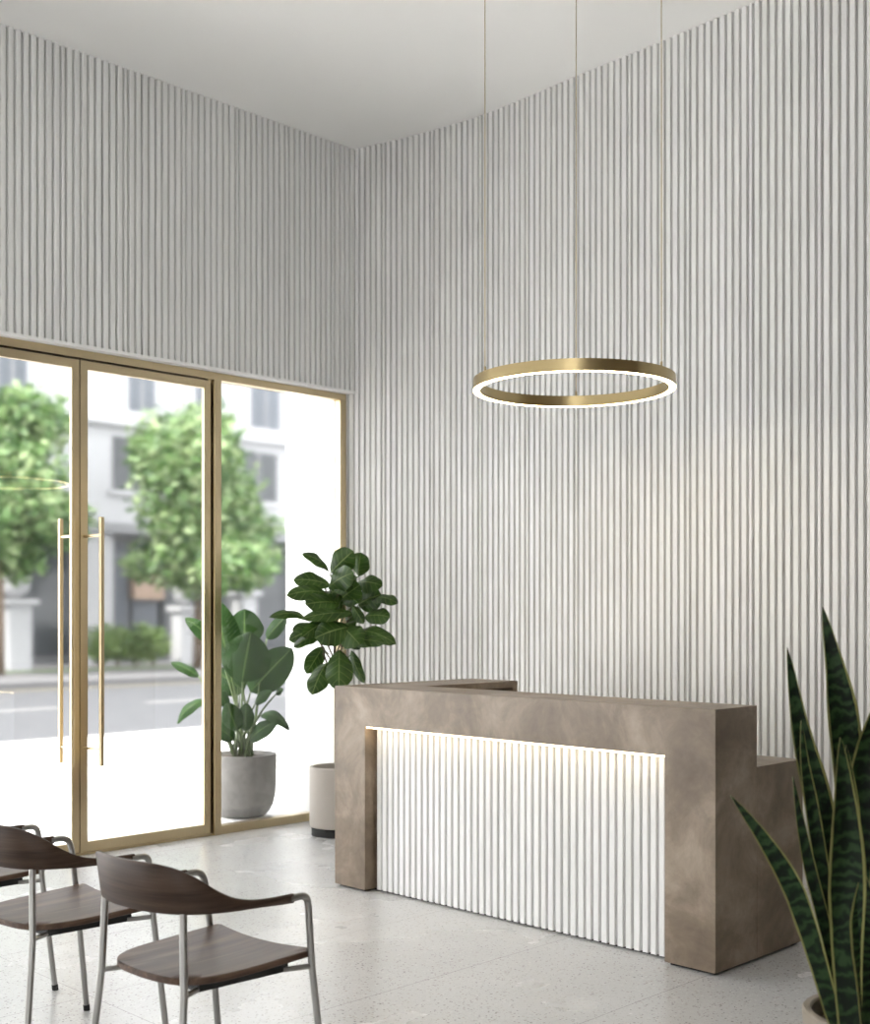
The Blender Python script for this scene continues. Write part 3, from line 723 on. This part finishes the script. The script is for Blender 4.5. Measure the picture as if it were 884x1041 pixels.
for pts, wd in SN:
    cen = smooth_path([loc3(*p) for p in pts], 5); L = len(cen)
    bm = bmesh.new(); uvl = bm.loops.layers.uv.verify()
    tw = rl.uniform(-.35, .35); rows = []
    for i, p in enumerate(cen):
        u = i / (L - 1)
        d = (cen[min(i + 1, L - 1)] - cen[max(i - 1, 0)]).normalized()
        w = wd * 0.5 * ((0.55 + 0.45 * min(1, u / 0.5)) if u < 0.62 else max(0.015, (1 - ((u - 0.62) / 0.38) ** 1.7)))
        nn = (TOWARD + RIGHT * (tw + 0.3 * math.sin(u * 4 + tw * 9))).normalized()
        s = d.cross(nn).normalized(); n2 = s.cross(d).normalized()
        row = []
        for j in range(9):
            v = j / 4 - 1
            row.append((p + s * (v * w) + n2 * (0.35 * w * v * v + 0.003 * (1 - v * v)), p + s * (v * w) + n2 * (0.35 * w * v * v - 0.004 * (1 - v * v) - 0.0008)))
        rows.append(([bm.verts.new(a) for a, b in row], [bm.verts.new(b) for a, b in row]))
    for i in range(L - 1):
        for k in (0, 1):
            for j in range(8):
                f = bm.faces.new((rows[i][k][j], rows[i][k][j + 1], rows[i + 1][k][j + 1], rows[i + 1][k][j])); f.smooth = True
                for l, (a, b) in zip(f.loops, ((i, j), (i, j + 1), (i + 1, j + 1), (i + 1, j))): l[uvl].uv = (a / (L - 1), b / 8)
        for j in (0, 8):
            f = bm.faces.new((rows[i][0][j], rows[i][1][j], rows[i + 1][1][j], rows[i + 1][0][j]))
            for l in f.loops: l[uvl].uv = (i / L, j / 8)
    bm.faces.new([*rows[-1][0], *rows[-1][1][::-1]])
    raw('leaf', bm, M['snake'], snake)

# ------------------------------------------------------------------ street outside
struct(box_obj('pavement', (-14, 34, 6.802, 13.4, -0.14, -0.02), M['paving']))
struct(box_obj('road', (-14, 34, 13.4, 23.2, -0.16, -0.04), M['asphalt']))
tag(box_obj('edge_line', (-14, 34, 13.42, 13.66, -0.041, -0.035), M['road_paint']), 'white edge line painted along the near side of the road', 'road marking')
tag(box_obj('kerb_line', (-14, 34, 22.45, 22.9, -0.041, -0.035), M['yellow_paint']), 'yellow line painted on the road along the far kerb', 'road marking')
labs = {0: 'white centre dash on the road at the left edge of the left door', 1: 'white centre dash on the road seen through the right door'}
for i, x in enumerate((5.9, 11.2)):
    tag(box_obj('road_dash', (x, x + 3.7, 17.95, 18.25, -0.041, -0.035), M['road_paint']), labs[i], 'road marking', 'centre dashes on the road')
bm = bmesh.new(); box(bm, -14, 34, 23.2, 23.55, -0.14, 0.10, 0.02); struct(build('kerb', bm, M['kerb']))
struct(box_obj('far_pavement', (-14, 34, 23.55, 34, -0.14, 0.09), M['kerb']))

# building across the street
BY = 30.6
bld = tag(empty('street_building', (18, BY, 0)), 'pale street building with tall windows and dark shopfronts across the road', 'building')
def bpart(name, dims, mat, bevel=0.0): return world_parent(box_obj(name, dims, M[mat], None, bevel), bld)
bpart('wall', (2, 34, BY, BY + 3, 3.9, 10.4), 'facade')
bpart('shop_wall', (2, 34, BY + 0.5, BY + 3, 0.09, 3.9), 'facade_grey')
bpart('cornice', (2, 34, BY - 0.25, BY, 6.75, 7.0), 'facade')
bpart('cornice', (2, 34, BY - 0.35, BY + 0.5, 3.72, 4.0), 'facade_grey')
def bwin(x0, x1, z0, z1, glass='window_dark'):
    f = bpart('window_frame', (x0 - 0.12, x1 + 0.12, BY - 0.10, BY + 0.02, z0 - 0.14, z0), 'facade')
    o = bpart('pane', (x0, x1, BY - 0.03, BY + 0.02, z0, z1), glass)
    b = bpart('glazing_bar', ((x0 + x1) / 2 - 0.04, (x0 + x1) / 2 + 0.04, BY - 0.06, BY - 0.02, z0, z1), 'facade_grey')
for x0, x1 in ((10.6, 11.4), (12.4, 13.2), (14.5, 15.3), (18.35, 19.2), (20.6, 21.4), (22.6, 23.7), (24.9, 25.8)):
    bwin(x0, x1, 7.2, 9.3, 'window_blind'); bwin(x0 - 0.5, x1 - 0.1, 4.95, 6.45)
for x0, x1 in ((9.6, 10.1), (12.3, 12.8), (16.9, 17.75), (21.9, 22.3), (24.6, 25.1)):
    bpart('pilaster', (x0, x1, BY - 0.2, BY + 0.5, 0.09, 3.75), 'facade')
for x0, x1, m in ((10.3, 12.1, 'window_dark'), (13.0, 14.4, 'window_blind'), (14.6, 16.7, 'window_dark'), (17.9, 18.55, 'window_blind'), (18.7, 19.5, 'window_blind'), (19.65, 21.7, 'window_dark'), (22.5, 24.4, 'window_dark')):
    bpart('shop_window', (x0, x1, BY + 0.35, BY + 0.52, 0.35, 3.5), m)
bm = bmesh.new()
ar = [(18.62, 1.9), (19.62, 1.9), (19.62, 2.75)] + [(19.12 + 0.5 * math.cos(a * PI / 12), 2.75 + 0.38 * math.sin(a * PI / 12)) for a in range(1, 12)] + [(18.62, 2.75)]
prism(bm, ar, 'y', BY + 0.15, BY + 0.4); world_parent(build('arched_sign', bm, M['orange'], None), bld)
bm = bmesh.new()
ar = [(18.55, 2.72), (19.69, 2.72)] + [(19.12 + 0.57 * math.cos(a * PI / 12), 2.72 + 0.46 * math.sin(a * PI / 12)) for a in range(1, 12)]
prism(bm, ar, 'y', BY + 0.1, BY + 0.3); world_parent(build('awning', bm, M['facade'], None), bld)

# white gate posts by the shopfront
def gatepost(x, y, h, w, label):
    g = tag(empty('gate_post', (x, y, 0.09)), label, 'gate post', 'white posts before the shopfronts')
    bm = bmesh.new(); box(bm, -w / 2, w / 2, -w / 2, w / 2, 0, h, 0.02); build('shaft', bm, M['facade'], g)
    bm = bmesh.new(); box(bm, -w * .72, w * .72, -w * .72, w * .72, h, h + 0.14, 0.02); build('cap', bm, M['facade'], g)
    bm = bmesh.new(); lathe(bm, [(0.05, h + .14), (w * .5, h + .3), (w * .62, h + .55), (w * .45, h + .8), (0.04, h + .92)], 16, close_bot=True, close_top=True); build('finial', bm, M['facade'], g, True)
gatepost(18.85, 28.6, 1.45, 0.46, 'white post with a ball finial right of the hedge')
gatepost(14.0, 28.6, 1.6, 0.6, 'stout white post seen through the left door')
gatepost(20.9, 28.6, 1.9, 0.5, 'white post with a finial seen above the concrete pot')

def leaf_cloud(bm, centres, count, size, rnd):
    tot = sum(c[3] * c[4] for c in centres)
    for cx, cy, cz, rx, rz in centres:
        for _ in range(int(count * rx * rz / tot)):
            d = Vector((rnd.gauss(0, 1), rnd.gauss(0, 1), rnd.gauss(0, 1))).normalized()
            k = rnd.random() ** 0.33 * (0.85 + 0.3 * rnd.random())
            p = Vector((cx + d.x * rx * k, cy + d.y * rx * k, cz + d.z * rz * k))
            n = (d * 0.6 + Vector((rnd.uniform(-1, 1), rnd.uniform(-1, 1), rnd.uniform(-.3, 1)))).normalized()
            a = n.orthogonal().normalized(); a = Matrix.Rotation(rnd.uniform(0, 6.28), 3, n) @ a; b = n.cross(a)
            s = size * rnd.uniform(0.6, 1.3)
            q = [p - a * s, p - a * .3 * s + b * s * .5 + n * .1 * s, p + a * .5 * s + b * s * .42, p + a * 1.1 * s - n * .15 * s, p + a * .5 * s - b * s * .42, p - a * .3 * s - b * s * .5 + n * .1 * s]
            bm.faces.new([bm.verts.new(v) for v in q])

def tree(x, y, z0, zc, R, label, seed, h=1.0):
    rnd = random.Random(seed)
    t = tag(empty('street_tree', (x, y, z0)), label, 'tree', 'street trees across the road')
    cen = []
    for k in range(22):
        if k == 0: cen.append((0, 0, zc - z0, R * .82, R * .80)); continue
        a = rnd.uniform(0, 6.28); rr = R * rnd.uniform(0.2, 0.85); zz = rnd.uniform(-1.0, 1.0)
        cen.append((rr * math.cos(a) * (1 - .35 * abs(zz)), rr * math.sin(a), zc - z0 + zz * R * 0.88 * h, R * rnd.uniform(.36, .52), R * rnd.uniform(.32, .46)))
    bm = bmesh.new(); leaf_cloud(bm, cen, 13000, 0.12, rnd)
    raw('foliage', bm, M['tree'], t)
    bm = bmesh.new()
    tube(bm, [(0, 0, 0), (0.02, 0, 1.2), (0.0, 0.03, zc - z0)], [0.13, 0.10, 0.06], 10)
    for c in cen[:8]: tube(bm, [(0, 0, zc - z0 - R * .7), (c[0] * .5, c[1] * .5, (c[2] + zc - z0 - R * .6) * .5), c[:3]], [0.06, 0.045, 0.02], 7)
    build('trunk', bm, M['bark'], t, True)
tree(17.75, 26.3, 0.09, 4.35, 2.0, 'green street tree seen through the right door and fixed pane', 5)
tree(12.5, 26.3, 0.09, 4.35, 1.95, 'green street tree seen through the left door', 11)

rnd = random.Random(21)
hd = tag(empty('hedge', (16.95, 28.3, 0.09)), 'low clipped green hedge on the far pavement', 'hedge')
bm = bmesh.new(); leaf_cloud(bm, [(-.75, 0, .62, .5, .5), (-.25, .05, .60, .48, .46), (.3, 0, .62, .5, .5), (.8, 0, .6, .45, .46)], 2600, 0.07, rnd); raw('foliage', bm, M['hedge'], hd)
bm = bmesh.new()
for x in (-.8, -.3, .25, .75): tube(bm, [(x, 0, 0), (x + .03, 0, .55)], 0.03, 8)
build('stems', bm, M['bark'], hd, True)['kind'] = 'stuff'
lawn = box_obj('lawn_strip', (11.0, 18.4, 27.2, 27.75, 0.088, 0.11), M['grass']); lawn['kind'] = 'stuff'
lawn['label'] = 'narrow green lawn strip in front of the hedge across the road'; lawn['category'] = 'lawn'

# ------------------------------------------------------------------ light, camera
w = bpy.data.worlds.new('overcast_sky'); scn.world = w; w.use_nodes = True
nt = w.node_tree
bg = nt.nodes['Background']; bg.inputs[0].default_value = (0.985, 0.99, 1.0, 1); bg.inputs[1].default_value = 5.4
sun = bpy.data.lights.new('sun', 'SUN'); sun.energy = 12; sun.angle = math.radians(3); sun.color = (1.0, 0.96, 0.9)
so = bpy.data.objects.new('sun', sun); COL.objects.link(so)
so.rotation_euler = Vector((0.62, 0.05, -0.78)).to_track_quat('-Z', 'Y').to_euler()

cam = bpy.data.cameras.new('camera'); co = bpy.data.objects.new('camera', cam); COL.objects.link(co)
co.location = (0, 0, 1.45)
co.rotation_euler = (PI / 2, 0, -PI / 4)
cam.sensor_fit = 'HORIZONTAL'; cam.sensor_width = 36.0; cam.lens = 1245 / 884 * 36
cam.shift_y = (625 - 520.5) / 884
cam.clip_start = 0.05; cam.clip_end = 200
cam.dof.use_dof = True; cam.dof.focus_distance = 5.0
cam.dof.aperture_fstop = (cam.lens / 1000) / 0.012
scn.camera = co
scn.view_settings.view_transform = 'Standard'; scn.view_settings.look = 'None'
scn.view_settings.gamma = 1.0; scn.view_settings.use_curve_mapping = False
scn.view_settings.exposure = 0.14
scn.cycles.use_denoising = True
scn.cycles.max_bounces = 10; scn.cycles.diffuse_bounces = 6; scn.cycles.transparent_max_bounces = 16
scn.cycles.sample_clamp_indirect = 20.0
